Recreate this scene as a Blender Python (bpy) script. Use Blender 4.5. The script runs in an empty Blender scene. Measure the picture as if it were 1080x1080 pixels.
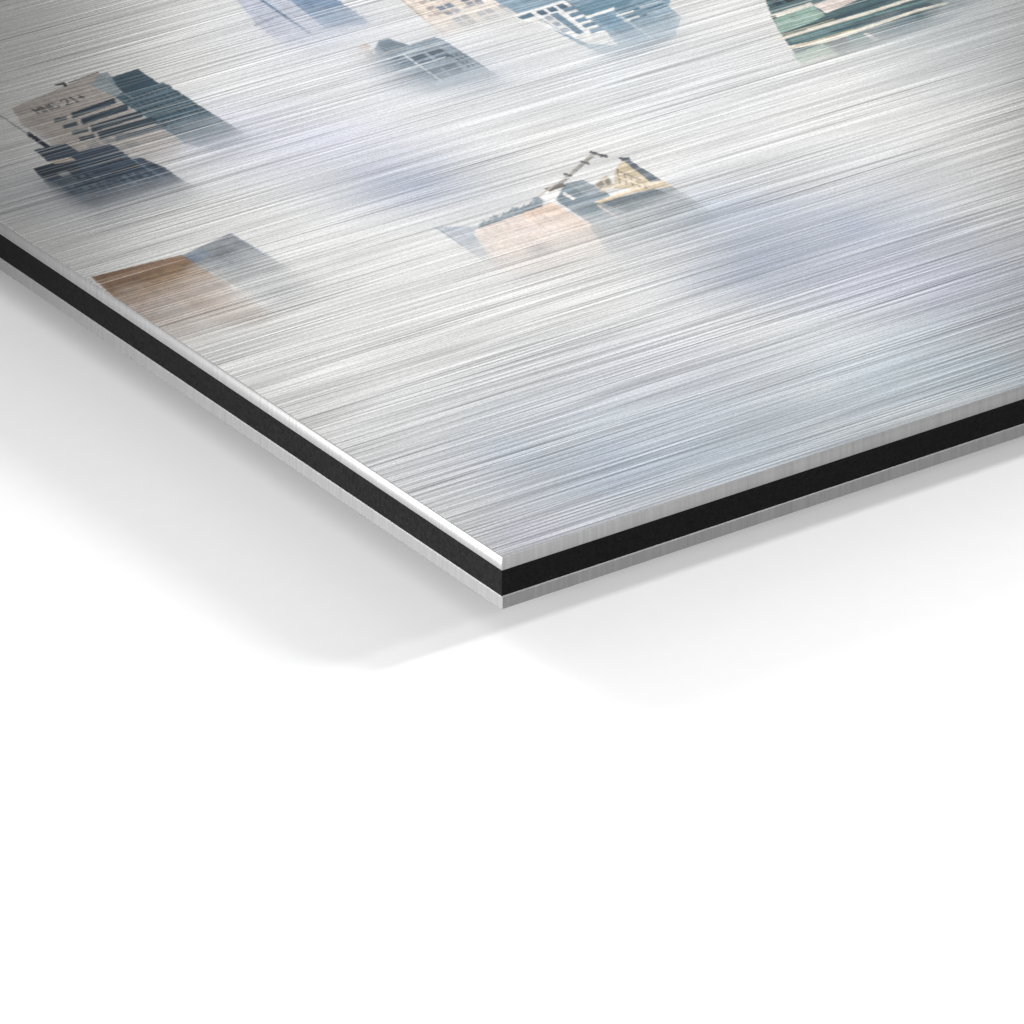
import bpy, math
import numpy as np
from mathutils import Vector, Matrix

S = bpy.context.scene
COL = S.collection
U = 0.1                                  # one Blender unit is 1 cm; sizes below are in millimetres
S.unit_settings.system = 'METRIC'
S.unit_settings.scale_length = 0.01

# ------------------------------------------------------------------ camera
AZ, EL, DIST, FPX = -2.18783558, math.radians(27.64103916), 378.065889, 8009.70016
TX, TY, ROLL = 3.16937917, 3.60859715, 0.00424023769
T_FRONT, T_CORE, T_BACK = 0.80, 1.42, 0.76       # sheet, core, sheet
TH = T_FRONT + T_CORE + T_BACK
GAP = 4.5                                        # clear height above the white surface
GZ = -(TH + GAP)

_d = np.array([math.cos(EL) * math.cos(AZ), math.cos(EL) * math.sin(AZ), math.sin(EL)])
_fw = -_d
_r = np.cross(_fw, [0, 0, 1]); _r /= np.linalg.norm(_r)
_up = np.cross(_r, _fw)
c_, s_ = math.cos(ROLL), math.sin(ROLL)
CR, CU = c_ * _r + s_ * _up, -s_ * _r + c_ * _up
CC = np.array([TX, TY, 0.0]) + DIST * _d
cd = bpy.data.cameras.new('camera')
cam = bpy.data.objects.new('camera', cd); COL.objects.link(cam)
cd.sensor_width = 36; cd.lens = FPX / 1080 * 36
cd.clip_start = 1; cd.clip_end = 2000
m = Matrix.Identity(4)
for i in range(3):
    m[i][0], m[i][1], m[i][2], m[i][3] = CR[i], CU[i], -_fw[i], CC[i] * U
cam.matrix_world = m
S.camera = cam

# ------------------------------------------------------------------ world, lamps, exposure
S.view_settings.view_transform = 'Standard'
S.view_settings.look = 'None'
S.view_settings.exposure = 0.0
S.view_settings.gamma = 1.0
S.view_settings.use_curve_mapping = False
W = bpy.data.worlds.new('World'); S.world = W; W.use_nodes = True
bg = W.node_tree.nodes['Background']
bg.inputs[0].default_value = (1, 1, 1, 1); bg.inputs[1].default_value = 0.25

RH = np.array([math.sin(AZ) * -1, math.cos(AZ), 0.0])      # screen right, on the ground
if RH @ CR < 0: RH = -RH
DH = np.array([math.cos(AZ), math.sin(AZ), 0.0])           # towards the camera, on the ground
ZH = np.array([0, 0, 1.0])

def area(name, pos, aim, sx, sy, watts, xdir=(1, 0, 0), spread=180):
    l = bpy.data.lights.new(name, 'AREA'); l.shape = 'RECTANGLE'
    l.size, l.size_y, l.energy = sx * U, sy * U, watts
    l.spread = math.radians(spread)
    o = bpy.data.objects.new(name, l); COL.objects.link(o)
    z = np.array(pos, float) - np.array(aim, float); z /= np.linalg.norm(z)
    x = np.array(xdir, float); x -= z * (x @ z); x /= np.linalg.norm(x)
    y = np.cross(z, x)
    mm = Matrix.Identity(4)
    for i in range(3):
        mm[i][0], mm[i][1], mm[i][2], mm[i][3] = x[i], y[i], z[i], pos[i] * U
    o.matrix_world = mm
    return o

def spot(name, pos, aim, watts, deg, blend=1.0, rad=4):
    l = bpy.data.lights.new(name, 'SPOT'); l.energy = watts
    l.spot_size = math.radians(deg); l.spot_blend = blend; l.shadow_soft_size = rad * U
    o = bpy.data.objects.new(name, l); COL.objects.link(o)
    o.location = Vector(pos) * U
    o.rotation_euler = (Vector(aim) - Vector(pos)).to_track_quat('-Z', 'Y').to_euler()
    return o

va = 6.3 * RH + 1.6 * DH + 4.5 * ZH; va /= np.linalg.norm(va)
vb = np.array([-.45, .65, .62]); vb /= np.linalg.norm(vb)
base = np.array([0, 0, -TH])
va2 = va * np.array([1, 1, .74]); va2 /= np.linalg.norm(va2)
vb2 = vb * np.array([1, 1, .70]); vb2 /= np.linalg.norm(vb2)
area('strip_lamp_right', base + 150 * va, base, 34, 7, 1100, (1, 0, 0))
area('strip_lamp_right_low', base + 150 * va2, base, 45, 8, 520, (1, 0, 0))
area('strip_lamp_left', base + 150 * vb, base, 20, 40, 520, (1, 0, 0))
area('strip_lamp_left_low', base + 150 * vb2, base, 24, 50, 260, (1, 0, 0))
vf = np.array([-.60, -.74, .34]); vf /= np.linalg.norm(vf)
area('front_fill', base + 420 * vf, base, 260, 120, 23500, (1, -1, 0))  # added fill: lifts the ground under the near edges without a visible shadow
spot('edge_fill_spot_left', np.array([-130, -14, -5.3]), np.array([0, 0, -2.0]), 50000, 46, 1.0, 1.5)  # added grazing spot: whitens the left cut edge towards the corner
mid = np.array([31, 34.5, 0.0])
refl = -DH * math.cos(EL) + ZH * math.sin(EL)
area('back_softbox', mid + 110 * refl, mid, 60, 50, 106, RH)

# ------------------------------------------------------------------ helpers
def tag(o, label=None, cat=None, group=None, kind=None):
    if label: o['label'] = label
    if cat: o['category'] = cat
    if group: o['group'] = group
    if kind: o['kind'] = kind
    return o

def mesh_obj(name, verts, faces, mats, parent=None, fmat=None, cols=None):
    """verts (n,3) in mm, faces: list of index tuples or an (n,4) array"""
    me = bpy.data.meshes.new(name)
    v = (np.asarray(verts, np.float32) * U)
    if isinstance(faces, np.ndarray):
        n = len(faces)
        me.vertices.add(len(v)); me.vertices.foreach_set('co', v.ravel())
        me.loops.add(n * 4); me.loops.foreach_set('vertex_index', faces.astype(np.int32).ravel())
        me.polygons.add(n)
        me.polygons.foreach_set('loop_start', np.arange(0, n * 4, 4, dtype=np.int32))
    else:
        me.from_pydata(v.tolist(), [], faces)
    for mt in mats: me.materials.append(mt)
    me.update(calc_edges=True)
    if fmat is not None: me.polygons.foreach_set('material_index', np.asarray(fmat, np.int32))
    if cols is not None:
        a = me.attributes.new('print_colour', 'FLOAT_COLOR', 'POINT')
        cc = np.ones((len(v), 4), np.float32); cc[:, :3] = cols
        a.data.foreach_set('color', cc.ravel())
    me.update()
    o = bpy.data.objects.new(name, me); COL.objects.link(o)
    if parent: o.parent = parent
    return o

class NT:
    def __init__(s, name):
        s.m = bpy.data.materials.new(name); s.m.use_nodes = True
        s.t = s.m.node_tree; s.b = s.t.nodes['Principled BSDF']
    def n(s, t, **kw):
        x = s.t.nodes.new(t)
        for k, v in kw.items(): setattr(x, k, v)
        return x
    def l(s, a, b): s.t.links.new(a, b)
    def noise(s, vec, scale, detail=2, rough=.5):
        mp = s.n('ShaderNodeMapping'); mp.inputs['Scale'].default_value = scale
        mp.inputs['Location'].default_value = (.37 + scale[1] * .013, .61, .43 + scale[0] * .17)
        s.l(vec, mp.inputs['Vector'])
        x = s.n('ShaderNodeTexNoise'); x.inputs['Scale'].default_value = 1
        x.inputs['Detail'].default_value = detail; x.inputs['Roughness'].default_value = rough
        s.l(mp.outputs[0], x.inputs['Vector'])
        return x.outputs['Fac']
    def math(s, op, a, b=None, clamp=False):
        x = s.n('ShaderNodeMath', operation=op); x.use_clamp = clamp
        for i, q in enumerate((a, b)):
            if q is None: continue
            if isinstance(q, (int, float)): x.inputs[i].default_value = q
            else: s.l(q, x.inputs[i])
        return x.outputs[0]
    def remap(s, a, f0, f1, t0, t1):
        x = s.n('ShaderNodeMapRange'); s.l(a, x.inputs[0])
        for i, q in enumerate((f0, f1, t0, t1)): x.inputs[1 + i].default_value = q
        return x.outputs[0]

# ------------------------------------------------------------------ materials
def mat_brushed_print():
    k = NT('printed_brushed_aluminium')
    tc = k.n('ShaderNodeTexCoord'); P = tc.outputs['Object']
    # hairlines run along the long side of the panel (x); object units are cm
    n1 = k.noise(P, (0.8, 64, 1), 0, .5)         # streaks
    n2 = k.noise(P, (1.3, 105, 3), 0, .5)         # hairlines
    n3 = k.noise(P, (0.9, 78, 5), 0, .5)         # dark scratches
    n5 = k.noise(P, (0.8, 74, 11), 0, .5)        # bright scratches, their glint put into the colour
    n4 = k.noise(P, (70, 120, 1), 1, .5)         # grain
    a = k.math('ADD', k.math('MULTIPLY', n1, .55), k.math('MULTIPLY', n2, .67))
    patch = k.remap(k.noise(P, (.6, 1.6, 1), 1, .5), .3, .7, .6, 1.1)     # the brushing is stronger in some bands
    h = k.math('MULTIPLY', k.math('SUBTRACT', a, .61), patch)
    deep = k.math('MULTIPLY', k.remap(n3, .62, .80, 0, 1), patch)
    glint = k.remap(n5, .62, .80, 0, 1)
    at = k.n('ShaderNodeAttribute', attribute_name='print_colour')
    g = k.math('ADD', 1.0, k.math('MULTIPLY', h, .75))
    g = k.math('SUBTRACT', g, k.math('MULTIPLY', deep, .36))
    g = k.math('ADD', g, k.math('MULTIPLY', glint, .12))
    g = k.math('MULTIPLY', g, k.remap(n4, .3, .7, .90, 1.10))
    # the ink is thinner on the crests of the brushing, so bare metal shows through
    bare = k.math('ADD', k.remap(h, .03, .22, 0, .14), k.math('MULTIPLY', glint, .30), True)
    thin = k.n('ShaderNodeMix', data_type='RGBA'); thin.inputs[7].default_value = (.74, .735, .72, 1)
    k.l(bare, thin.inputs[0]); k.l(at.outputs['Color'], thin.inputs[6])
    mx = k.n('ShaderNodeVectorMath', operation='SCALE')
    k.l(thin.outputs[2], mx.inputs[0]); k.l(g, mx.inputs['Scale'])
    k.l(mx.outputs[0], k.b.inputs['Base Color'])
    bp = k.n('ShaderNodeBump'); bp.inputs['Strength'].default_value = .36; bp.inputs['Distance'].default_value = .005
    k.l(n1, bp.inputs['Height']); k.l(bp.outputs[0], k.b.inputs['Normal'])
    k.b.inputs['Metallic'].default_value = .95
    k.l(k.remap(h, -.2, .2, .34, .26), k.b.inputs['Roughness'])
    k.b.inputs['Anisotropic'].default_value = .3
    vx = k.n('ShaderNodeCombineXYZ'); vx.inputs[1].default_value = 1
    k.l(vx.outputs[0], k.b.inputs['Tangent'])
    return k.m

def mat_cut_edge():
    k = NT('cut_aluminium_edge')
    tc = k.n('ShaderNodeTexCoord'); P = tc.outputs['Object']
    n1 = k.noise(P, (45, 45, .6), 2, .6); n2 = k.noise(P, (120, 120, 1.0), 1, .5)
    a = k.math('ADD', k.math('MULTIPLY', n1, .6), k.math('MULTIPLY', n2, .4))
    v = k.remap(a, .3, .7, .108, .142)
    cb = k.n('ShaderNodeCombineColor')
    for i in range(3): k.l(v, cb.inputs[i])
    k.l(cb.outputs[0], k.b.inputs['Base Color'])
    bp = k.n('ShaderNodeBump'); bp.inputs['Strength'].default_value = .14; bp.inputs['Distance'].default_value = .004
    k.l(a, bp.inputs['Height']); k.l(bp.outputs[0], k.b.inputs['Normal'])
    k.b.inputs['Metallic'].default_value = .6; k.b.inputs['Roughness'].default_value = .36
    return k.m

def mat_core():
    k = NT('black_polyethylene_core')
    tc = k.n('ShaderNodeTexCoord'); P = tc.outputs['Object']
    n1 = k.noise(P, (70, 70, 70), 2, .6); n2 = k.noise(P, (25, 25, 25), 1, .5)
    v = k.remap(n1, .35, .75, .001, .0036)
    sp = k.remap(n2, .78, .84, 0, .006)
    v = k.math('ADD', v, sp)
    cb = k.n('ShaderNodeCombineColor')
    for i in range(3): k.l(v, cb.inputs[i])
    k.l(cb.outputs[0], k.b.inputs['Base Color'])
    bp = k.n('ShaderNodeBump'); bp.inputs['Strength'].default_value = .3; bp.inputs['Distance'].default_value = .004
    k.l(n1, bp.inputs['Height']); k.l(bp.outputs[0], k.b.inputs['Normal'])
    k.b.inputs['Roughness'].default_value = .6; k.b.inputs['Specular IOR Level'].default_value = .04
    return k.m

def mat_ground():
    k = NT('matt_white_surface')
    tc = k.n('ShaderNodeTexCoord'); P = tc.outputs['Object']
    n = k.noise(P, (6, 6, 6), 3, .6)
    v = k.remap(n, .3, .7, .795, .805)
    cb = k.n('ShaderNodeCombineColor')
    for i in range(3): k.l(v, cb.inputs[i])
    k.l(cb.outputs[0], k.b.inputs['Base Color'])
    k.b.inputs['Roughness'].default_value = .9; k.b.inputs['Specular IOR Level'].default_value = .1
    return k.m

M_PRINT, M_EDGE, M_CORE, M_GROUND = mat_brushed_print(), mat_cut_edge(), mat_core(), mat_ground()

# ------------------------------------------------------------------ ground
N = 96; R0 = 4000
gv = [(0, 0, GZ)] + [(R0 * math.cos(2 * math.pi * i / N), R0 * math.sin(2 * math.pi * i / N), GZ) for i in range(N)]
g = mesh_obj('ground', gv, [(0, 1 + i, 1 + (i + 1) % N) for i in range(N)], [M_GROUND])
tag(g, 'plain matt white studio surface under the hovering panel', 'ground', kind='structure')

# ------------------------------------------------------------------ picture on the face
PW, PH = 400.0, 300.0                     # panel, mm
BV = 0.05                                 # edge chamfer
FU, FV = 0.04, 0.05                       # fine pitch of the print
CK = 10                                   # fine steps per coarse cell
NU, NV = 1900, 1720                       # fine steps
u0 = v0 = BV

def uv2px(u, v):
    X = np.stack([u, v, np.zeros_like(u)], -1) - CC
    z = X @ _fw
    return 540 + FPX * (X @ CR) / z, 540 - FPX * (X @ CU) / z

def px2uv(pts):
    """where a point seen in the picture lies on the panel face (ray meets z = 0)"""
    p = np.asarray(pts, float)
    d = _fw[None] + ((p[:, :1] - 540) / FPX) * CR[None] - ((p[:, 1:2] - 540) / FPX) * CU[None]
    t = -CC[2] / d[:, 2]
    q = CC[None] + t[:, None] * d
    return q[:, :2]

def lin(c):
    c = np.asarray(c, float) / 255
    return np.where(c <= .04045, c / 12.92, ((c + .055) / 1.055) ** 2.4)

rng = np.random.default_rng(7)
def vnoise(x, y, seed):
    """smooth value noise"""
    r = np.random.default_rng(seed).random((64, 64))
    xi, yi = np.floor(x).astype(int), np.floor(y).astype(int)
    fx, fy = x - xi, y - yi
    fx = fx * fx * (3 - 2 * fx); fy = fy * fy * (3 - 2 * fy)
    g = lambda a, b: r[a % 64, b % 64]
    return (g(xi, yi) * (1 - fx) + g(xi + 1, yi) * fx) * (1 - fy) + (g(xi, yi + 1) * (1 - fx) + g(xi + 1, yi + 1) * fx) * fy

# printed mist: warm white with slate and lavender drifts  (x, y, rx, ry in picture points, colour, amount)
MIST = [
    (430, 192, 88, 34, (172, 180, 197), .95), (330, 150, 110, 40, (205, 207, 226), .6),
    (900, 245, 120, 62, (178, 186, 202), .85), (800, 280, 95, 42, (150, 160, 178), .85), (770, 225, 60, 30, (176, 186, 204), .8),
    (980, 300, 120, 40, (190, 194, 212), .7), (1080, 330, 120, 70, (176, 184, 200), .6),
    (650, 485, 180, 66, (186, 197, 213), 1.0), (820, 440, 170, 60, (184, 196, 206), .95),
    (1000, 390, 130, 40, (178, 200, 214), .7), (700, 390, 130, 40, (204, 206, 216), .6),
    (250, 150, 80, 40, (205, 208, 226), .6), (480, 80, 120, 40, (204, 210, 222), .6),
    (700, 80, 120, 50, (214, 220, 228), .5), (60, 205, 90, 30, (168, 172, 186), .5),
    (330, 30, 90, 40, (210, 214, 230), .5), (560, 570, 60, 30, (196, 196, 218), .6),
    (470, 500, 60, 20, (212, 212, 216), .5), (1010, 40, 90, 50, (170, 182, 190), .5),
]
def mist(u, v):
    x, y = uv2px(u, v)
    n = vnoise(u / 5.5, v / 4.5, 3) * .6 + vnoise(u / 2.2, v / 2.0, 4) * .4
    c = np.empty(u.shape + (3,)); c[:] = lin((225, 225, 223))
    for (mx, my, rx, ry, col, am) in MIST:
        w = np.exp(-(((x - mx) / rx) ** 2 + ((y - my) / ry) ** 2) * .9) * am * (.55 + .8 * n)
        w = np.clip(w, 0, 1)[..., None]
        lc = lin(col); lc = lc.mean() + (lc - lc.mean()) * .95
        c = c * (1 - w) + lc * w
    return c * (.94 + .12 * n)[..., None]

iu = np.arange(NU + 1); iv = np.arange(NV + 1)
GU = u0 + iu * FU; GV = v0 + iv * FV
cu, cv = np.meshgrid(GU[::CK], GV[::CK], indexing='ij')
cm_ = mist(cu, cv)
# bilinear upsample of the mist
def upsample(a):
    def ax(a, n):
        t = np.arange(n + 1) / CK; i = np.minimum(t.astype(int), a.shape[0] - 2); f = (t - i).reshape((-1,) + (1,) * (a.ndim - 1))
        return a[i] * (1 - f) + a[i + 1] * f
    a = ax(a, NU); a = np.swapaxes(ax(np.swapaxes(a, 0, 1), NV), 0, 1)
    return a
IMG = upsample(cm_).astype(np.float32)
FOG = IMG.copy()
OWN = np.zeros((NU + 1, NV + 1), np.uint8)

class Layer:
    """one printed motif: painted on its own, dissolving into the mist towards its foot"""
    def __init__(s, idn, fade, strength=1.0, wob=.5, ufade=None):
        s.id = idn
        a = px2uv(fade)[:, 1]; s.f1, s.f0 = a[0], a[1]       # v where full, v where gone
        s.k = strength; s.wob = wob
        s.uf = None if ufade is None else px2uv(ufade)[:, 0]     # u where gone, u where full
        s.C = {}; s.lst = []
    def poly(s, pts, col, a=1.0, top=None):
        s.lst.append((px2uv(pts), lin(col), a, None)); return s
    def line(s, p, q, w, col, a=1.0):
        p = np.array(p, float); q = np.array(q, float); d = q - p; n = np.array([-d[1], d[0]]) / np.hypot(*d) * w / 2
        return s.poly([p + n, q + n, q - n, p - n], col, a)
    def grid(s, quad, nx, ny, fx, fy, col, a=1.0, jit=.0, skip=0.0):
        """nx by ny panes inside a quad (top-left, top-right, bottom-right, bottom-left)"""
        tl, tr, br, bl = [np.array(q, float) for q in quad]
        B = lambda x, y: (tl * (1 - x) + tr * x) * (1 - y) + (bl * (1 - x) + br * x) * y
        for i in range(nx):
            for j in range(ny):
                if rng.random() < skip: continue
                x0, x1 = (i + .5 - fx / 2) / nx, (i + .5 + fx / 2) / nx
                y0, y1 = (j + .5 - fy / 2) / ny, (j + .5 + fy / 2) / ny
                k = 1 + jit * (rng.random() - .5) * 2
                s.poly([B(x0, y0), B(x1, y0), B(x1, y1), B(x0, y1)], np.clip(np.array(col) * k, 0, 255), a)
        return s
    def paint(s):
        lo = np.min([p[0].min(0) for p in s.lst], 0); hi = np.max([p[0].max(0) for p in s.lst], 0)
        i0, i1 = [int(np.clip((q - u0) / FU, 0, NU)) for q in (lo[0] - 1, hi[0] + 1)]
        j0, j1 = [int(np.clip((q - v0) / FV, 0, NV)) for q in (lo[1] - .3, hi[1] + .3)]
        A = np.zeros((i1 - i0 + 1, j1 - j0 + 1), np.float32); C = np.zeros(A.shape + (3,), np.float32)
        for (q, col, a, _) in s.lst:
            a0, b0 = q.min(0); a1, b1 = q.max(0)
            x0, x1 = [int(np.clip((t - u0) / FU, i0, i1)) for t in (a0 - FU, a1 + 2 * FU)]
            y0, y1 = [int(np.clip((t - v0) / FV, j0, j1)) for t in (b0 - FV, b1 + 2 * FV)]
            if x1 <= x0 or y1 <= y0: continue
            X, Y = np.meshgrid(GU[x0:x1 + 1], GV[y0:y1 + 1], indexing='ij')
            ins = np.zeros(X.shape, bool)
            for (xa, ya), (xb, yb) in zip(q, np.roll(q, -1, 0)):
                if ya == yb: continue
                ins ^= ((ya > Y) != (yb > Y)) & (X < (xb - xa) * (Y - ya) / (yb - ya) + xa)
            w = ins.astype(np.float32) * a
            sl = (slice(x0 - i0, x1 - i0 + 1), slice(y0 - j0, y1 - j0 + 1))
            na = w + A[sl] * (1 - w)
            C[sl] = np.where(na[..., None] > 0, (col * w[..., None] + C[sl] * (A[sl] * (1 - w))[..., None]) / np.maximum(na, 1e-6)[..., None], 0)
            A[sl] = na
        X, Y = np.meshgrid(GU[i0:i1 + 1], GV[j0:j1 + 1], indexing='ij')
        n = vnoise(X / 3.1, Y / 2.3, 11 + s.id) * .6 + vnoise(X / 1.1, Y / .9, 31 + s.id) * .4 - .5
        f = np.clip((Y - s.f0) / (s.f1 - s.f0) + n * s.wob, 0, 1); f = f ** .85 * s.k
        if s.uf is not None: f = f * np.clip((X - s.uf[0]) / (s.uf[1] - s.uf[0]) + n * .4, 0, 1)
        # small tone variation, as in a photograph
        t = 1 + .26 * (vnoise(X / .30, Y / .5, 51 + s.id) - .5) + .22 * (vnoise(X / .12, Y / .12, 71 + s.id) - .5)
        W_ = A * f
        P = (W_[..., None] * 1.0)
        def blur(a):
            for ax in (0, 1):
                r_ = np.arange(a.shape[ax]); b = np.take(a, np.clip(r_ - 1, 0, None), ax); d = np.take(a, np.clip(r_ + 1, None, len(r_) - 1), ax)
                a = .25 * b + .5 * a + .25 * d
            return a
        pre = blur(C * t[..., None] * P); wa = blur(P)
        # ink dragged along the hairlines: each row is nudged a little
        jn = vnoise(GV[j0:j1 + 1] / .16, GV[j0:j1 + 1] * 0, 91) + .6 * vnoise(GV[j0:j1 + 1] / .07, GV[j0:j1 + 1] * 0, 92) - .8
        for q_ in range(j1 - j0 + 1):
            sh = int(round(jn[q_] * 1.4))
            ix = np.clip(np.arange(A.shape[0]) - sh, 0, A.shape[0] - 1)
            pre[:, q_] = pre[ix, q_]; wa[:, q_] = wa[ix, q_]; W_[:, q_] = W_[ix, q_]
        for a_ in (pre, wa):
            b_ = a_.copy()
            ar = np.arange(A.shape[0])
            for d_ in (-3, -2, -1, 1, 2, 3): b_ += a_[np.clip(ar + d_, 0, len(ar) - 1)]
            a_[:] = .86 * a_ + .14 * b_ / 7
        # the foot of each motif melts into the mist: the lower it is, the softer its outline
        def wide(a, n_):
            for ax in (0, 1):
                pad = [(0, 0)] * a.ndim; pad[ax] = (n_ + 1, n_)
                c = np.cumsum(np.pad(a.astype(np.float64), pad, mode='edge'), ax)
                L_ = a.shape[ax]
                a = (np.take(c, np.arange(2 * n_ + 1, 2 * n_ + 1 + L_), ax) - np.take(c, np.arange(L_), ax)) / (2 * n_ + 1)
            return a
        soft = np.clip((1 - f / max(s.k, .01)) * 1.5 - .15, 0, 1)[..., None]
        pw, ww = wide(wide(pre, 16), 12), wide(wide(wa, 16), 12)
        pre = pre * (1 - soft) + pw * soft; wa = wa * (1 - soft) + ww * soft
        W_ = wa[..., 0]
        blk = IMG[i0:i1 + 1, j0:j1 + 1]
        IMG[i0:i1 + 1, j0:j1 + 1] = blk * (1 - wa) + pre
        own = OWN[i0:i1 + 1, j0:j1 + 1]
        own[W_ > .22] = s.id

MOT = {}
def motif(name, label, fade, strength=1.0, wob=.5, ufade=None):
    l = Layer(len(MOT) + 1, fade, strength, wob, ufade); MOT[l.id] = (name, label, l); return l

# --- pale blue slab at the top left
L = motif('printed_building', 'pale lavender blue slab building with a thin dark stripe', ((320, 10), (330, 64)), 1.0, .35)
L.poly([(200, -60), (300, -60), (343, 26), (389, 25), (346, 54), (305, 52), (269, 24)], (184, 191, 208), .85)
L.poly([(240, -60), (330, -40), (356, 0), (392, 25), (343, 30), (306, 0)], (124, 150, 178), 1)
for k in range(5):
    L.line((318 + k * 8, 8 + k * 5), (352 + k * 8, -4 + k * 5.2), 1.6, (92, 120, 152), .8)
L.line((270, -4), (328, 36), 2.6, (96, 124, 154), .95)
for k in range(4):
    L.line((268 + k * 6, 27 + k * 4), (288 + k * 6, 20 + k * 4), 1.6, (140, 146, 170), .8)
for k in range(5):
    L.line((262 + k * 7, 12 + k * 5.5), (283 + k * 7, 4 + k * 5.5), 1.3, (168, 176, 198), .6)

# --- cream facade with grey windows, top centre
L = motif('printed_building', 'cream facade with grid of slate windows', ((470, 8), (495, 46)), 1.0, .35)
L.poly([(330, -70), (520, -130), (600, -30), (560, 10), (500, 26), (471, 38), (420, -4)], (234, 221, 208), 1)
L.line((420, -3), (468, 36), 2, (190, 170, 152), .7)
L.line((430, -8), (480, 30), 1.4, (214, 190, 170), .7)
for (x, y) in ((458, 3), (500, 9), (474, 15), (522, 1), (482, -6), (505, -14), (545, -8), (440, -12), (462, -22)):
    L.grid([(x, y + 4), (x + 17, y - 1), (x + 31, y + 9), (x + 14, y + 14)], 2, 2, .82, .78, (112, 128, 148), 1, .16)
for (x, y) in ((440, 2), (448, 8), (456, 14)):
    L.grid([(x, y), (x + 9, y - 3), (x + 13, y), (x + 4, y + 3)], 1, 1, .9, .8, (166, 158, 158), .8)
L.line((452, 17), (485, 9), 1.8, (160, 140, 124), .8); L.line((490, 8), (507, 2), 2, (120, 116, 120), .8)
L.line((500, 26), (572, 4), 1.6, (250, 246, 240), .9)

# --- blue grey block, upper centre
L = motif('printed_building', 'blue grey office block with stepped roof', ((470, 62), (475, 106)), 1.0, .5, ((360, 68), (408, 56)))
L.poly([(396, 50), (399, 43), (411, 40), (417, 45), (432, 47.5), (439, 45), (458, 39), (468, 42), (488, 55), (508, 68), (536, 88),
        (500, 96), (430, 100), (380, 92), (366, 70)], (142, 156, 168), 1)
L.poly([(372, 62), (383, 52), (395, 52), (397, 62), (384, 70)], (214, 204, 196), .8)
L.poly([(384, 58), (392, 55), (398, 60), (390, 64)], (120, 128, 136), .8)
L.poly([(376, 50), (386, 46), (392, 49), (382, 53)], (196, 176, 160), .7)
L.poly([(398, 45), (410, 41), (430, 47), (412, 56), (402, 53)], (116, 132, 146), .9)
L.line((402, 57), (425, 50), 1.4, (196, 188, 180), .7)
L.grid([(430, 60), (464, 49), (480, 59), (444, 72)], 2, 2, .80, .70, (78, 98, 116), 1, .12)
L.grid([(472, 58), (486, 54), (508, 68), (494, 73)], 3, 4, .60, .5, (70, 90, 108), 1, .15)
L.grid([(392, 68), (424, 58), (438, 68), (402, 80)], 1, 4, 1, .45, (92, 110, 126), .9)
L.grid([(448, 76), (480, 65), (492, 75), (460, 86)], 2, 2, .82, .66, (100, 118, 134), .9, .1)
L.line((386, 86), (470, 60), 1.8, (196, 204, 210), .95); L.line((424, 56), (466, 86), 1.8, (192, 202, 210), .95)
L.line((384, 70), (440, 52), 1.4, (184, 194, 202), .9); L.line((396, 78), (452, 60), 1.2, (112, 128, 142), .9)
L.line((458, 39), (535, 86), 1.2, (128, 142, 160), .8)

# --- blue glass block with white frames, top centre right
L = motif('printed_building', 'blue glass block with white window frames', ((640, 26), (665, 76)), 1.0, .5)
L.poly([(470, -30), (640, -110), (720, -40), (705, 7), (719, 18), (712, 38), (680, 56), (648, 63), (610, 46), (566, 22), (548, 19), (545, 14)], (134, 160, 178), 1)
L.poly([(540, 16), (595, 0), (640, 34), (652, 48), (620, 46), (566, 24), (548, 21)], (236, 236, 234), .95)
L.grid([(545, 18), (559, 13), (565, 17), (551, 21)], 1, 1, 1, .9, (82, 116, 136), 1)
L.grid([(562, 12), (594, 2), (603, 8), (571, 18)], 3, 1, .72, .72, (74, 104, 126), 1, .1)
L.grid([(589, 9), (605, 4), (640, 32), (624, 37)], 1, 5, .80, .62, (104, 132, 152), 1, .1)
L.grid([(571, 17), (579, 15), (604, 33), (596, 36)], 1, 3, .78, .6, (150, 160, 174), .9, .1)
L.poly([(580, 15), (588, 13), (616, 34), (610, 37)], (110, 138, 158), 1)
L.line((570, 20), (604, 40), 1.4, (150, 166, 178), .7)
L.poly([(606, 8), (650, -8), (690, -16), (660, 6), (618, 17)], (98, 136, 156), 1)
L.poly([(624, 18), (641, 12.5), (680, 36), (660, 41)], (110, 144, 168), 1)
L.line((618, 18.5), (648, 9), 3, (240, 240, 236), 1)
L.grid([(646, 10), (690, -4), (706, 8), (668, 24)], 1, 4, 1, .5, (70, 108, 126), .9, .1)
L.line((650, 17), (668, 11.5), 2, (236, 236, 232), .95); L.line((658, 22), (674, 17), 2, (232, 234, 232), .9)
L.line((674, 8), (698, 1), 2, (206, 214, 220), .8); L.line((682, 15), (706, 7), 2, (190, 206, 214), .8); L.line((690, 19), (708, 13), 1.6, (196, 208, 216), .7)
L.line((650, 14), (690, 42), 1.4, (200, 212, 220), .8)
L.grid([(640, 38), (700, 20), (712, 32), (660, 54)], 1, 4, 1, .4, (120, 152, 172), .6)

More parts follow.
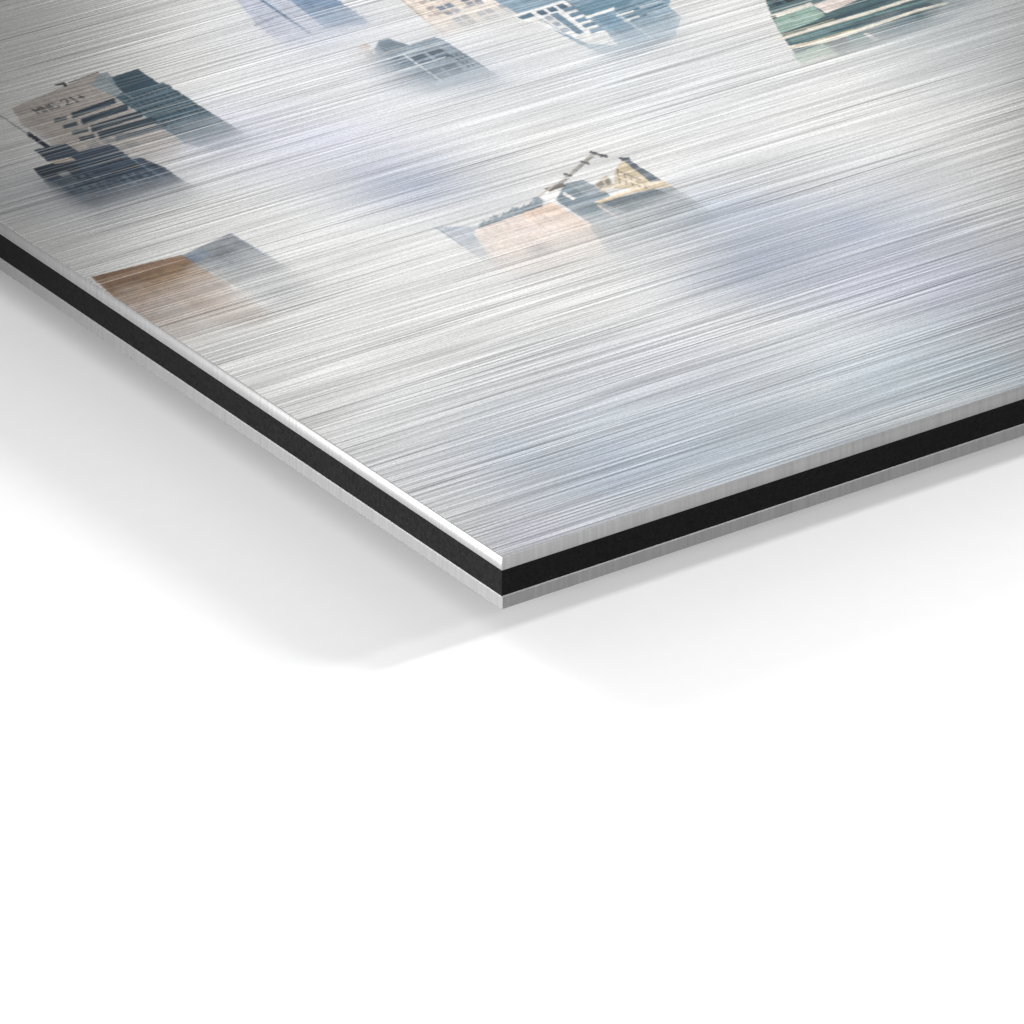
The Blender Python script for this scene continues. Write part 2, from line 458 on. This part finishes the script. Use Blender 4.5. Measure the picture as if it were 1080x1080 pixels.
# --- green striped block, top right
L = motif('printed_building', 'dark green block crossed by cream floor bands', ((880, 36), (905, 76)), 1.0, .5, ((1100, -5), (985, 26)))
L.poly([(800, -20), (900, -60), (1090, -60), (1075, -6), (1000, 22), (930, 46), (884, 60), (846, 68), (824, 36), (815, 20)], (52, 90, 96), 1)
L.poly([(985, 20), (1010, -30), (1090, -40), (1060, -2), (1000, 20), (930, 42), (945, 30)], (122, 138, 150), .7)
L.grid([(806, -4), (850, -18), (862, -6), (818, 8)], 4, 2, .7, .7, (20, 40, 56), 1, .2)
L.poly([(813, 15.5), (855, 2.5), (858, 5.5), (815, 20)], (226, 220, 204), 1)
L.poly([(813, 17), (818, 16), (819, 19), (814, 20)], (20, 34, 30), 1)
L.poly([(816, 20), (857, 5.5), (872, 17), (824, 36)], (146, 176, 164), 1)
L.grid([(822, 22), (854, 12), (864, 19), (830, 32)], 3, 3, .88, .86, (152, 182, 170), .9, .06)
L.poly([(857, 5.5), (878, -2), (906, -6), (904, 0), (872, 14)], (228, 214, 206), 1)
L.poly([(872, 15), (930, -6), (960, -8), (918, 11), (866, 27), (852, 27)], (54, 92, 98), 1)
L.poly([(880, 18), (928, 2), (940, 0), (916, 9), (880, 22)], (32, 62, 78), .9)
L.poly([(818, 44), (818, 41), (866, 26), (918, 11), (964, -4), (966, -1), (918, 14.5), (866, 30)], (232, 226, 212), 1)
L.poly([(836, 46), (832, 40), (866, 30.5), (918, 15), (975, 0), (990, 4), (922, 24), (874, 39)], (80, 120, 122), 1)
L.poly([(872, 34), (922, 17), (980, 2), (985, 5), (922, 23), (880, 34)], (34, 66, 82), .9)
L.poly([(833, 52), (830, 49), (874, 39.5), (922, 24.5), (967, 9.5), (1000, 2), (1000, 4), (967, 12.5), (922, 28), (876, 44)], (234, 226, 208), 1)
L.line((838, 49), (900, 31), 1.0, (206, 170, 110), .8); L.line((822, 38), (880, 20), .9, (200, 168, 116), .7)
L.poly([(835, 58), (868, 46), (882, 56), (846, 67.5)], (158, 182, 170), 1)
L.poly([(872, 45), (891, 39), (897, 48), (884, 54.5)], (26, 52, 70), 1)
L.poly([(892, 39), (911, 34), (922, 42), (898, 50)], (74, 122, 128), 1)
L.line((895, 42), (914, 37), 1.2, (120, 160, 162), .8); L.line((897, 46), (918, 40), 1.2, (130, 160, 164), .8)
L.poly([(910, 36), (914, 34.5), (927, 41), (922, 43)], (234, 230, 218), 1)
L.poly([(914, 33.5), (967, 16), (965, 24), (928, 40)], (76, 108, 122), 1)
L.line((850, 66), (884, 57), 2.6, (232, 226, 206), 1); L.line((846, 60), (880, 51), 1.2, (222, 220, 204), .8)
L.line((892, 55), (915, 47), 2, (222, 220, 214), .7)

# --- tower with roof lettering, left
L = motif('printed_building', 'beige and dark teal tower with black roof lettering', ((175, 130), (200, 184)), 1.0, .4, ((-30, 130), (14, 117)))
L.poly([(12, 114), (104, 76), (112, 84), (192, 150), (186, 170), (70, 178), (52, 150), (24, 132)], (172, 162, 154), .85)
L.poly([(112, 83.5), (145, 72.5), (168, 88), (172, 86.5), (266, 146), (230, 158), (194, 152), (121, 103), (129, 97)], (66, 98, 114), 1)
L.poly([(112, 83.5), (145, 72.5), (168, 88), (132, 99)], (34, 70, 88), 1)
L.poly([(104, 78), (114, 76), (128, 98), (121, 102), (96, 90)], (140, 158, 168), .8)
L.grid([(128, 103), (176, 87), (250, 138), (204, 151)], 8, 8, .72, .62, (14, 40, 58), 1, .2, .04)
L.line((121, 103), (193, 150), 1.5, (178, 184, 178), .9); L.line((130, 98), (141, 104), 1.2, (150, 166, 170), .7)
rows = [((76, 122), (122, 106), 4.4), ((86, 128.5), (135, 112.5), 5.0), ((96, 136), (150, 119.5), 5.2), ((104, 143), (164, 126), 5.4), ((122, 146.5), (176, 132), 4.2)]
for (p, q, w) in rows:
    L.line(p, q, w * 1.42, (26, 54, 72), 1)
    L.line((p[0] + 6, p[1] + .4), (q[0] - 3, q[1] + .9), 1.0, (84, 104, 108), .7)
for (p, q) in (((57.5, 127.5), (71, 124)), ((67, 134), (82, 130)), ((76, 140.5), (93, 136.5)), ((84, 147), (100, 143))):
    L.line(p, q, 4.4, (44, 68, 80), .95)
L.line((112, 150), (170, 134), 4, (90, 104, 112), .6); L.line((124, 157), (180, 142), 4, (120, 126, 130), .45)
L.line((72, 87.5), (104, 76), 1.3, (70, 72, 76), .9)                      # roof line
L.poly([(57, 89.5), (68, 86), (71.5, 90.5), (68, 92), (66, 89), (60, 90.5)], (22, 30, 40), 1)   # roof plant
# lettering along the parapet: strokes on a 4 x 6 glyph cell, drawn on the panel's own axes
GL = {'M': [(0, 0, 0, 6), (0, 6, 2, 3), (2, 3, 4, 6), (4, 6, 4, 0)], 'N': [(0, 0, 0, 6), (0, 6, 4, 0), (4, 0, 4, 6)],
      'G': [(3.8, 5.6, 3, 6), (3, 6, 1, 6), (1, 6, 0, 5), (0, 5, 0, 1), (0, 1, 1, 0), (1, 0, 3, 0), (3, 0, 4, .8), (4, .8, 4, 2.2), (4, 2.2, 2.6, 2.2)],
      '2': [(0, 5, 1, 6), (1, 6, 3, 6), (3, 6, 4, 5), (4, 5, 4, 4), (4, 4, 0, 0), (0, 0, 4, 0)],
      '1': [(1, 5, 2, 6), (2, 6, 2, 0), (1, 0, 3, 0)], '+': [(0, 3, 4, 3), (2, 1, 2, 5)]}
a0, a1 = px2uv([(41, 120), (101, 101)])
adv = (a1 - a0) / 7.3
cell = np.linalg.norm(adv)
def stroke(p, q, w, col):
    d = q - p; n = np.array([-d[1], d[0]]) / max(np.hypot(*d), 1e-6) * w / 2; e = d / max(np.hypot(*d), 1e-6) * w * .4
    L.lst.append((np.array([p + n - e, q + n + e, q - n + e, p - n - e]), lin(col), .95, None))
pen = 0.0
for ch in 'MNG 21+':
    if ch != ' ':
        for (xa, ya, xb, yb) in GL[ch]:
            o_ = a0 + adv * pen
            f = lambda x, y: o_ + np.array([x / 4 * cell * .70, y / 6 * cell * 1.35])
            stroke(f(xa, ya), f(xb, yb), .115, (26, 28, 42))
    pen += 1.0 if ch != ' ' else .55

L.grid([(128, 103), (176, 87), (250, 138), (204, 151)], 1, 8, 1, .14, (104, 130, 142), .7)
L.grid([(128, 103), (176, 87), (250, 138), (204, 151)], 8, 1, .12, 1, (92, 120, 134), .55)
L.grid([(84, 150), (126, 136), (170, 165), (128, 180)], 3, 3, .8, .45, (96, 108, 116), .5)

# --- dark rooftop block with mast, left
L = motif('printed_building', 'dark navy block with a slanting rooftop mast', ((120, 190), (140, 232)), 1.0, .4, ((18, 190), (42, 183)))
L.line((-20, 109), (30, 141.5), 1.3, (70, 74, 80), .9)
L.line((29, 140.5), (55, 158), 4.6, (24, 34, 56), 1)
L.poly([(36, 158), (69, 151), (83, 160), (115, 152), (121, 154), (133, 163), (139, 168), (148, 166), (175, 177), (190, 188), (212, 200),
        (190, 224), (60, 246), (40, 232), (58, 206), (50, 196), (35, 178), (58, 172), (50, 170)], (42, 68, 92), 1)
L.poly([(36, 158), (69, 151), (83, 160), (50, 170)], (40, 62, 82), 1)
L.poly([(35, 178), (58, 171), (80, 172), (88, 182), (66, 186), (48, 190)], (30, 50, 68), 1)
L.poly([(52, 170), (75, 165.5), (80, 169), (58, 173)], (198, 186, 172), .9)
L.poly([(60, 183), (70, 180), (76, 184), (66, 187)], (150, 158, 160), .8)
L.poly([(52, 192), (74, 184), (86, 194), (64, 202)], (78, 96, 108), .9)
L.poly([(24, 200), (40, 194), (62, 206), (64, 236), (40, 232)], (124, 130, 140), .6)
L.poly([(83, 161), (115, 153), (133, 164), (100, 174)], (46, 66, 88), 1)
L.grid([(101, 172), (127, 164.5), (132, 168.5), (106, 176.5)], 4, 2, .8, .8, (12, 22, 36), 1, .2)
L.line((118, 183), (148, 172.5), 4, (18, 32, 48), .95); L.line((80, 188), (116, 178), 3, (28, 46, 64), .9)
L.line((150, 170), (174, 179.5), 2, (24, 40, 58), .9)
L.grid([(88, 186), (170, 180), (200, 196), (96, 218)], 8, 6, .70, .55, (26, 44, 66), .95, .25, .08)
L.grid([(124, 186), (160, 176), (176, 186), (140, 196)], 4, 3, .6, .5, (100, 118, 134), .6, .2, .2)
L.line((70, 214), (180, 186), 2, (96, 114, 136), .6)

L.grid([(96, 196), (176, 176), (204, 194), (120, 218)], 10, 1, .16, 1, (96, 116, 136), .5)
L.grid([(62, 190), (96, 180), (116, 192), (80, 206)], 4, 3, .6, .5, (96, 112, 120), .7, .2)
L.line((139, 168), (176, 190), 1.3, (110, 132, 154), .7); L.line((100, 174), (135, 163), 1.0, (110, 128, 142), .7)

# --- brown building at the near left edge
L = motif('printed_building', 'brown and grey flat building beside the panel edge', ((200, 278), (240, 352)), .97, .7)
L.poly([(96, 292), (192, 268.5), (285, 330), (250, 372), (190, 366), (140, 330)], (150, 118, 84), 1)
L.poly([(96, 292), (192, 268.5), (200, 274), (118, 304)], (128, 90, 62), .7)
L.poly([(130, 320), (230, 292), (285, 330), (250, 372), (180, 360)], (196, 172, 160), .55)
L.poly([(192, 269), (243, 246), (292, 275), (340, 304), (300, 322), (278, 318), (232, 292)], (136, 142, 148), 1)
L.poly([(193, 269.5), (214, 262), (224, 270), (204, 278)], (110, 126, 148), .9)
L.line((110, 297), (195, 273), 2, (176, 140, 112), .7); L.line((118, 306), (205, 281), 2, (124, 92, 72), .6); L.line((130, 316), (220, 290), 2, (176, 146, 122), .5)
L.line((243, 246), (292, 275), 1.6, (160, 170, 190), .8)
L.line((192, 269), (236, 296), 1.2, (120, 110, 106), .6)
L.grid([(212, 272), (246, 258), (290, 286), (250, 300)], 4, 4, .8, .5, (122, 130, 138), .6, .12)

L.grid([(106, 300), (196, 274), (250, 308), (160, 336)], 7, 5, .55, .4, (122, 94, 70), .5, .15, .1)
L.grid([(200, 276), (240, 262), (292, 294), (254, 310)], 5, 5, .7, .35, (112, 118, 124), .7, .15, .1)

# --- building under construction with a crane, centre
L = motif('printed_building', 'peach and grey building topped by a small crane', ((600, 212), (645, 288)), 1.0)
L.poly([(459, 240), (486, 238.5), (504, 239), (500, 246), (520, 278), (500, 268)], (172, 180, 192), .75)
L.line((459, 239.5), (510, 274), 1.3, (150, 158, 170), .7)
L.poly([(500, 243), (582, 213.5), (632, 241), (644, 254), (610, 292), (540, 292), (519, 278)], (226, 209, 199), .8)
L.poly([(548, 226), (582, 213.5), (628, 240), (600, 246), (570, 240)], (232, 204, 182), .7)
L.grid([(508, 247), (575, 224), (615, 248), (540, 274)], 4, 3, .86, .8, (238, 220, 210), .6, .06)
L.line((566, 222), (600, 247), 1.0, (196, 166, 144), .5); L.line((540, 232), (576, 258), 1.0, (206, 180, 166), .5)
L.poly([(552, 262), (574, 254), (590, 266), (566, 276)], (176, 172, 172), .6)
L.poly([(504, 240), (506, 235), (519, 231), (520, 226), (526, 229), (538, 222), (540, 218), (548, 220), (560, 214), (563, 208), (569, 207), (573, 213), (572, 217), (504, 241)], (154, 166, 174), 1)
for k in range(9):
    L.line((508 + k * 7, 238 - k * 2.8), (511 + k * 7, 232 - k * 2.8), 1.2, (110, 124, 134), .8)
L.line((505, 240), (572, 217), 1.4, (110, 118, 126), .9)
L.poly([(570, 207), (580, 200), (592, 200), (600, 210), (584, 214), (574, 212)], (240, 238, 234), 1)
L.poly([(586, 211), (597, 193), (615.5, 189.5), (640, 203), (652, 214), (640, 244), (626, 238)], (126, 142, 152), 1)
L.poly([(597, 193), (615.5, 189.5), (640, 203), (624, 209)], (146, 158, 166), 1)
L.line((594, 204), (606, 210), 3, (236, 232, 226), .95)
L.poly([(628, 213), (709, 196.5), (744, 219), (762, 236), (720, 270), (650, 276), (622, 240), (636, 222)], (146, 155, 161), .9)
L.poly([(634, 214), (690, 199), (712, 206), (660, 224)], (98, 112, 120), .8)
L.grid([(640, 220), (708, 201), (740, 222), (660, 248)], 6, 5, .8, .5, (118, 130, 138), .6, .12)
L.line((630, 216), (656, 232), 2.2, (222, 206, 194), .8)
L.poly([(626, 213), (667, 199), (698, 189.5), (709, 196.5), (690, 199), (667, 203), (634, 214.5)], (222, 204, 176), 1)
L.poly([(626, 195), (641, 184), (648, 196), (636, 203)], (200, 186, 166), 1)
L.poly([(628, 195), (634, 190), (638, 195), (633, 199)], (128, 124, 116), .8); L.poly([(638, 190), (642, 187), (645, 194), (640, 196)], (110, 112, 112), .8)
L.poly([(647, 199), (649, 178), (657, 169), (688, 192), (668, 199)], (206, 190, 162), 1)
L.poly([(654.5, 167), (662, 167.5), (698, 190), (686, 192)], (92, 104, 114), 1)
for k in range(5):
    L.line((651 + k * 7, 178 + k * 4.2), (654 + k * 7, 194 + k * 1.2), 1.6, (112, 106, 98), .85)
L.line((650, 186), (680, 196), 1.4, (240, 222, 190), .9); L.line((652, 180), (676, 190), 1.2, (130, 118, 100), .9)
L.poly([(652, 166), (664, 166), (666, 169), (656, 170)], (70, 80, 94), 1)
# crane jib
L.line((588, 196), (627, 162), 4.2, (168, 164, 158), 1)
for k in range(7):
    x, y = 590 + k * 5.4, 194 - k * 4.7
    L.line((x, y), (x + 3.4, y + .2), 1.2, (126, 122, 118), .8)
L.line((622, 160), (641, 165.5), 2.8, (88, 88, 92), 1); L.line((612, 170), (622, 173), 2.0, (100, 98, 98), 1)
L.line((594, 183), (604, 186), 2.4, (92, 92, 92), 1); L.line((633, 166), (640, 163), 1.4, (90, 90, 94), 1)
L.poly([(574, 199), (594, 193), (598, 196), (580, 202)], (112, 108, 104), 1)
L.line((570, 206), (586, 194), 1.6, (196, 182, 172), .9)

for (nm, lb, l) in MOT.values(): l.paint()
gy = IMG @ np.array([.2126, .7152, .0722], np.float32)
IMG = gy[..., None] + (IMG - gy[..., None]) * .95
IMG = np.clip(IMG, .004, .95)

# ------------------------------------------------------------------ the panel
panel = bpy.data.objects.new('composite_panel', None); COL.objects.link(panel)
panel.location = (0, 0, 0)
tag(panel, 'brushed aluminium composite panel with black core, printed with misty city towers, hovering corner first', 'metal print')

def loop(ins, ch, z):
    x0, y0, x1, y1 = ins, ins, PW - ins, PH - ins
    return [(x0 + ch, y0, z), (x1 - ch, y0, z), (x1, y0 + ch, z), (x1, y1 - ch, z), (x1 - ch, y1, z), (x0 + ch, y1, z), (x0, y1 - ch, z), (x0, y0 + ch, z)]

def slab(z1, z0, b, ins=0.0, top=True):
    """chamfered rectangular slab; returns verts, faces"""
    V = loop(ins + b, 0.0, z1) + loop(ins, b, z1 - b) + loop(ins, b, z0 + b) + loop(ins + b, 0.0, z0)
    F = []
    for k in range(3):
        for i in range(8):
            j = (i + 1) % 8
            F.append((k * 8 + i, (k + 1) * 8 + i, (k + 1) * 8 + j, k * 8 + j))
    F.append((24 + 6, 24 + 4, 24 + 2, 24 + 0))
    if top: F.append((0, 2, 4, 6))
    # degenerate edge pairs (zero chamfer) are welded
    key, mp, VV = {}, [], []
    for p in V:
        q = tuple(round(t, 5) for t in p)
        if q not in key: key[q] = len(VV); VV.append(p)
        mp.append(key[q])
    FF = []
    for f in F:
        g_ = []
        for i in f:
            if mp[i] not in g_: g_.append(mp[i])
        if len(g_) >= 3: FF.append(tuple(g_))
    return VV, FF

# face sheet: fine quads where a motif is printed, coarse quads in plain mist
ncu, ncv = NU // CK, NV // CK
fo = np.maximum.reduce([OWN[:-1, :-1], OWN[1:, :-1], OWN[:-1, 1:], OWN[1:, 1:]])       # owner per fine face
busy = (fo.reshape(ncu, CK, ncv, CK) > 0).any(axis=(1, 3))
def quads(idx_i, idx_j, step):
    a = idx_i * (NV + 1) + idx_j
    return np.stack([a, a + step * (NV + 1), a + step * (NV + 1) + step, a + step], 1)
ci, cj = np.nonzero(~busy)
fine = np.kron(busy, np.ones((CK, CK), bool))
groups = {0: [quads(ci * CK, cj * CK, CK)]}
for k in [0] + list(MOT):
    fi, fj = np.nonzero(fine & (fo == k))
    if len(fi): groups.setdefault(k, []).append(quads(fi, fj, 1))
def compact(q):
    q = np.concatenate(q); used, inv = np.unique(q, return_inverse=True)
    i, j = used // (NV + 1), used % (NV + 1)
    return np.stack([GU[i], GV[j], np.zeros(len(i))], 1), inv.reshape(q.shape), IMG[i, j]

fv, ff, fc = compact(groups[0])
# the rest of the face, beyond the detailed part, in centimetre cells of mist
uE, vE = GU[-1], GV[-1]
ru = np.concatenate([np.linspace(BV, uE, 12)[:-1], np.linspace(uE, PW - BV, 36)])
rv = np.concatenate([np.linspace(BV, vE, 12)[:-1], np.linspace(vE, PH - BV, 26)])
RU, RV = np.meshgrid(ru, rv, indexing='ij')
rc = mist(RU, RV).reshape(-1, 3)
ri, rj = np.meshgrid(np.arange(len(ru) - 1), np.arange(len(rv) - 1), indexing='ij')
keep = (ri >= 11) | (rj >= 11); ri, rj = ri[keep], rj[keep]
a = ri * len(rv) + rj
rq = np.stack([a, a + len(rv), a + len(rv) + 1, a + 1], 1)
rvv = np.stack([RU.ravel(), RV.ravel(), np.zeros(RU.size)], 1)
sv, sf = slab(0, -T_FRONT, BV, 0, top=False)
sq = []
for f in sf:
    sq.append(f if len(f) == 4 else (f[0], f[1], f[2], f[2]))
n0, n1 = len(fv), len(fv) + len(rvv)
tri = [tuple(i + n1 for i in f) for f in sf]
allv = np.concatenate([fv, rvv, np.array(sv)])
allc = np.concatenate([fc, rc, np.ones((len(sv), 3)) * .6])
# build: quads first, chamfers and sides after
me_f = np.concatenate([ff, rq + n0])
def mixed(name, verts, quads_, extra, mats, parent, cols):
    me = bpy.data.meshes.new(name)
    nq = len(quads_); ex = [list(e) for e in extra]
    lens = np.concatenate([np.full(nq, 4), np.array([len(e) for e in ex])]).astype(np.int32)
    idx = np.concatenate([quads_.ravel(), np.array([i for e in ex for i in e])]).astype(np.int32)
    me.vertices.add(len(verts)); me.vertices.foreach_set('co', (verts * U).astype(np.float32).ravel())
    me.loops.add(len(idx)); me.loops.foreach_set('vertex_index', idx)
    me.polygons.add(len(lens)); me.polygons.foreach_set('loop_start', np.concatenate([[0], np.cumsum(lens)[:-1]]).astype(np.int32))
    for mt in mats: me.materials.append(mt)
    me.update(calc_edges=True)
    me.polygons.foreach_set('material_index', np.concatenate([np.zeros(nq), np.ones(len(ex))]).astype(np.int32))
    at = me.attributes.new('print_colour', 'FLOAT_COLOR', 'POINT')
    cc = np.ones((len(verts), 4), np.float32); cc[:, :3] = cols
    at.data.foreach_set('color', cc.ravel())
    me.update()
    o = bpy.data.objects.new(name, me); COL.objects.link(o); o.parent = parent
    return o
front = mixed('front_sheet', allv, me_f, tri, [M_PRINT, M_EDGE], panel, allc)
tag(front, 'brushed aluminium face sheet printed with pale mist')
for k, (nm, lb, l) in MOT.items():
    if k in groups:
        v, f, c = compact(groups[k])
        tag(mesh_obj(nm, v, f, [M_PRINT], front, None, c), lb)

sv, sf = slab(-T_FRONT, -T_FRONT - T_CORE, .02, .015)
tag(mesh_obj('core', sv, sf, [M_CORE], panel), 'black plastic core between the two metal sheets')
sv, sf = slab(-T_FRONT - T_CORE, -TH, .06)
tag(mesh_obj('back_sheet', sv, sf, [M_EDGE], panel), 'plain aluminium sheet on the underside')

# ------------------------------------------------------------------ render
S.render.engine = 'CYCLES'
S.cycles.max_bounces = 8
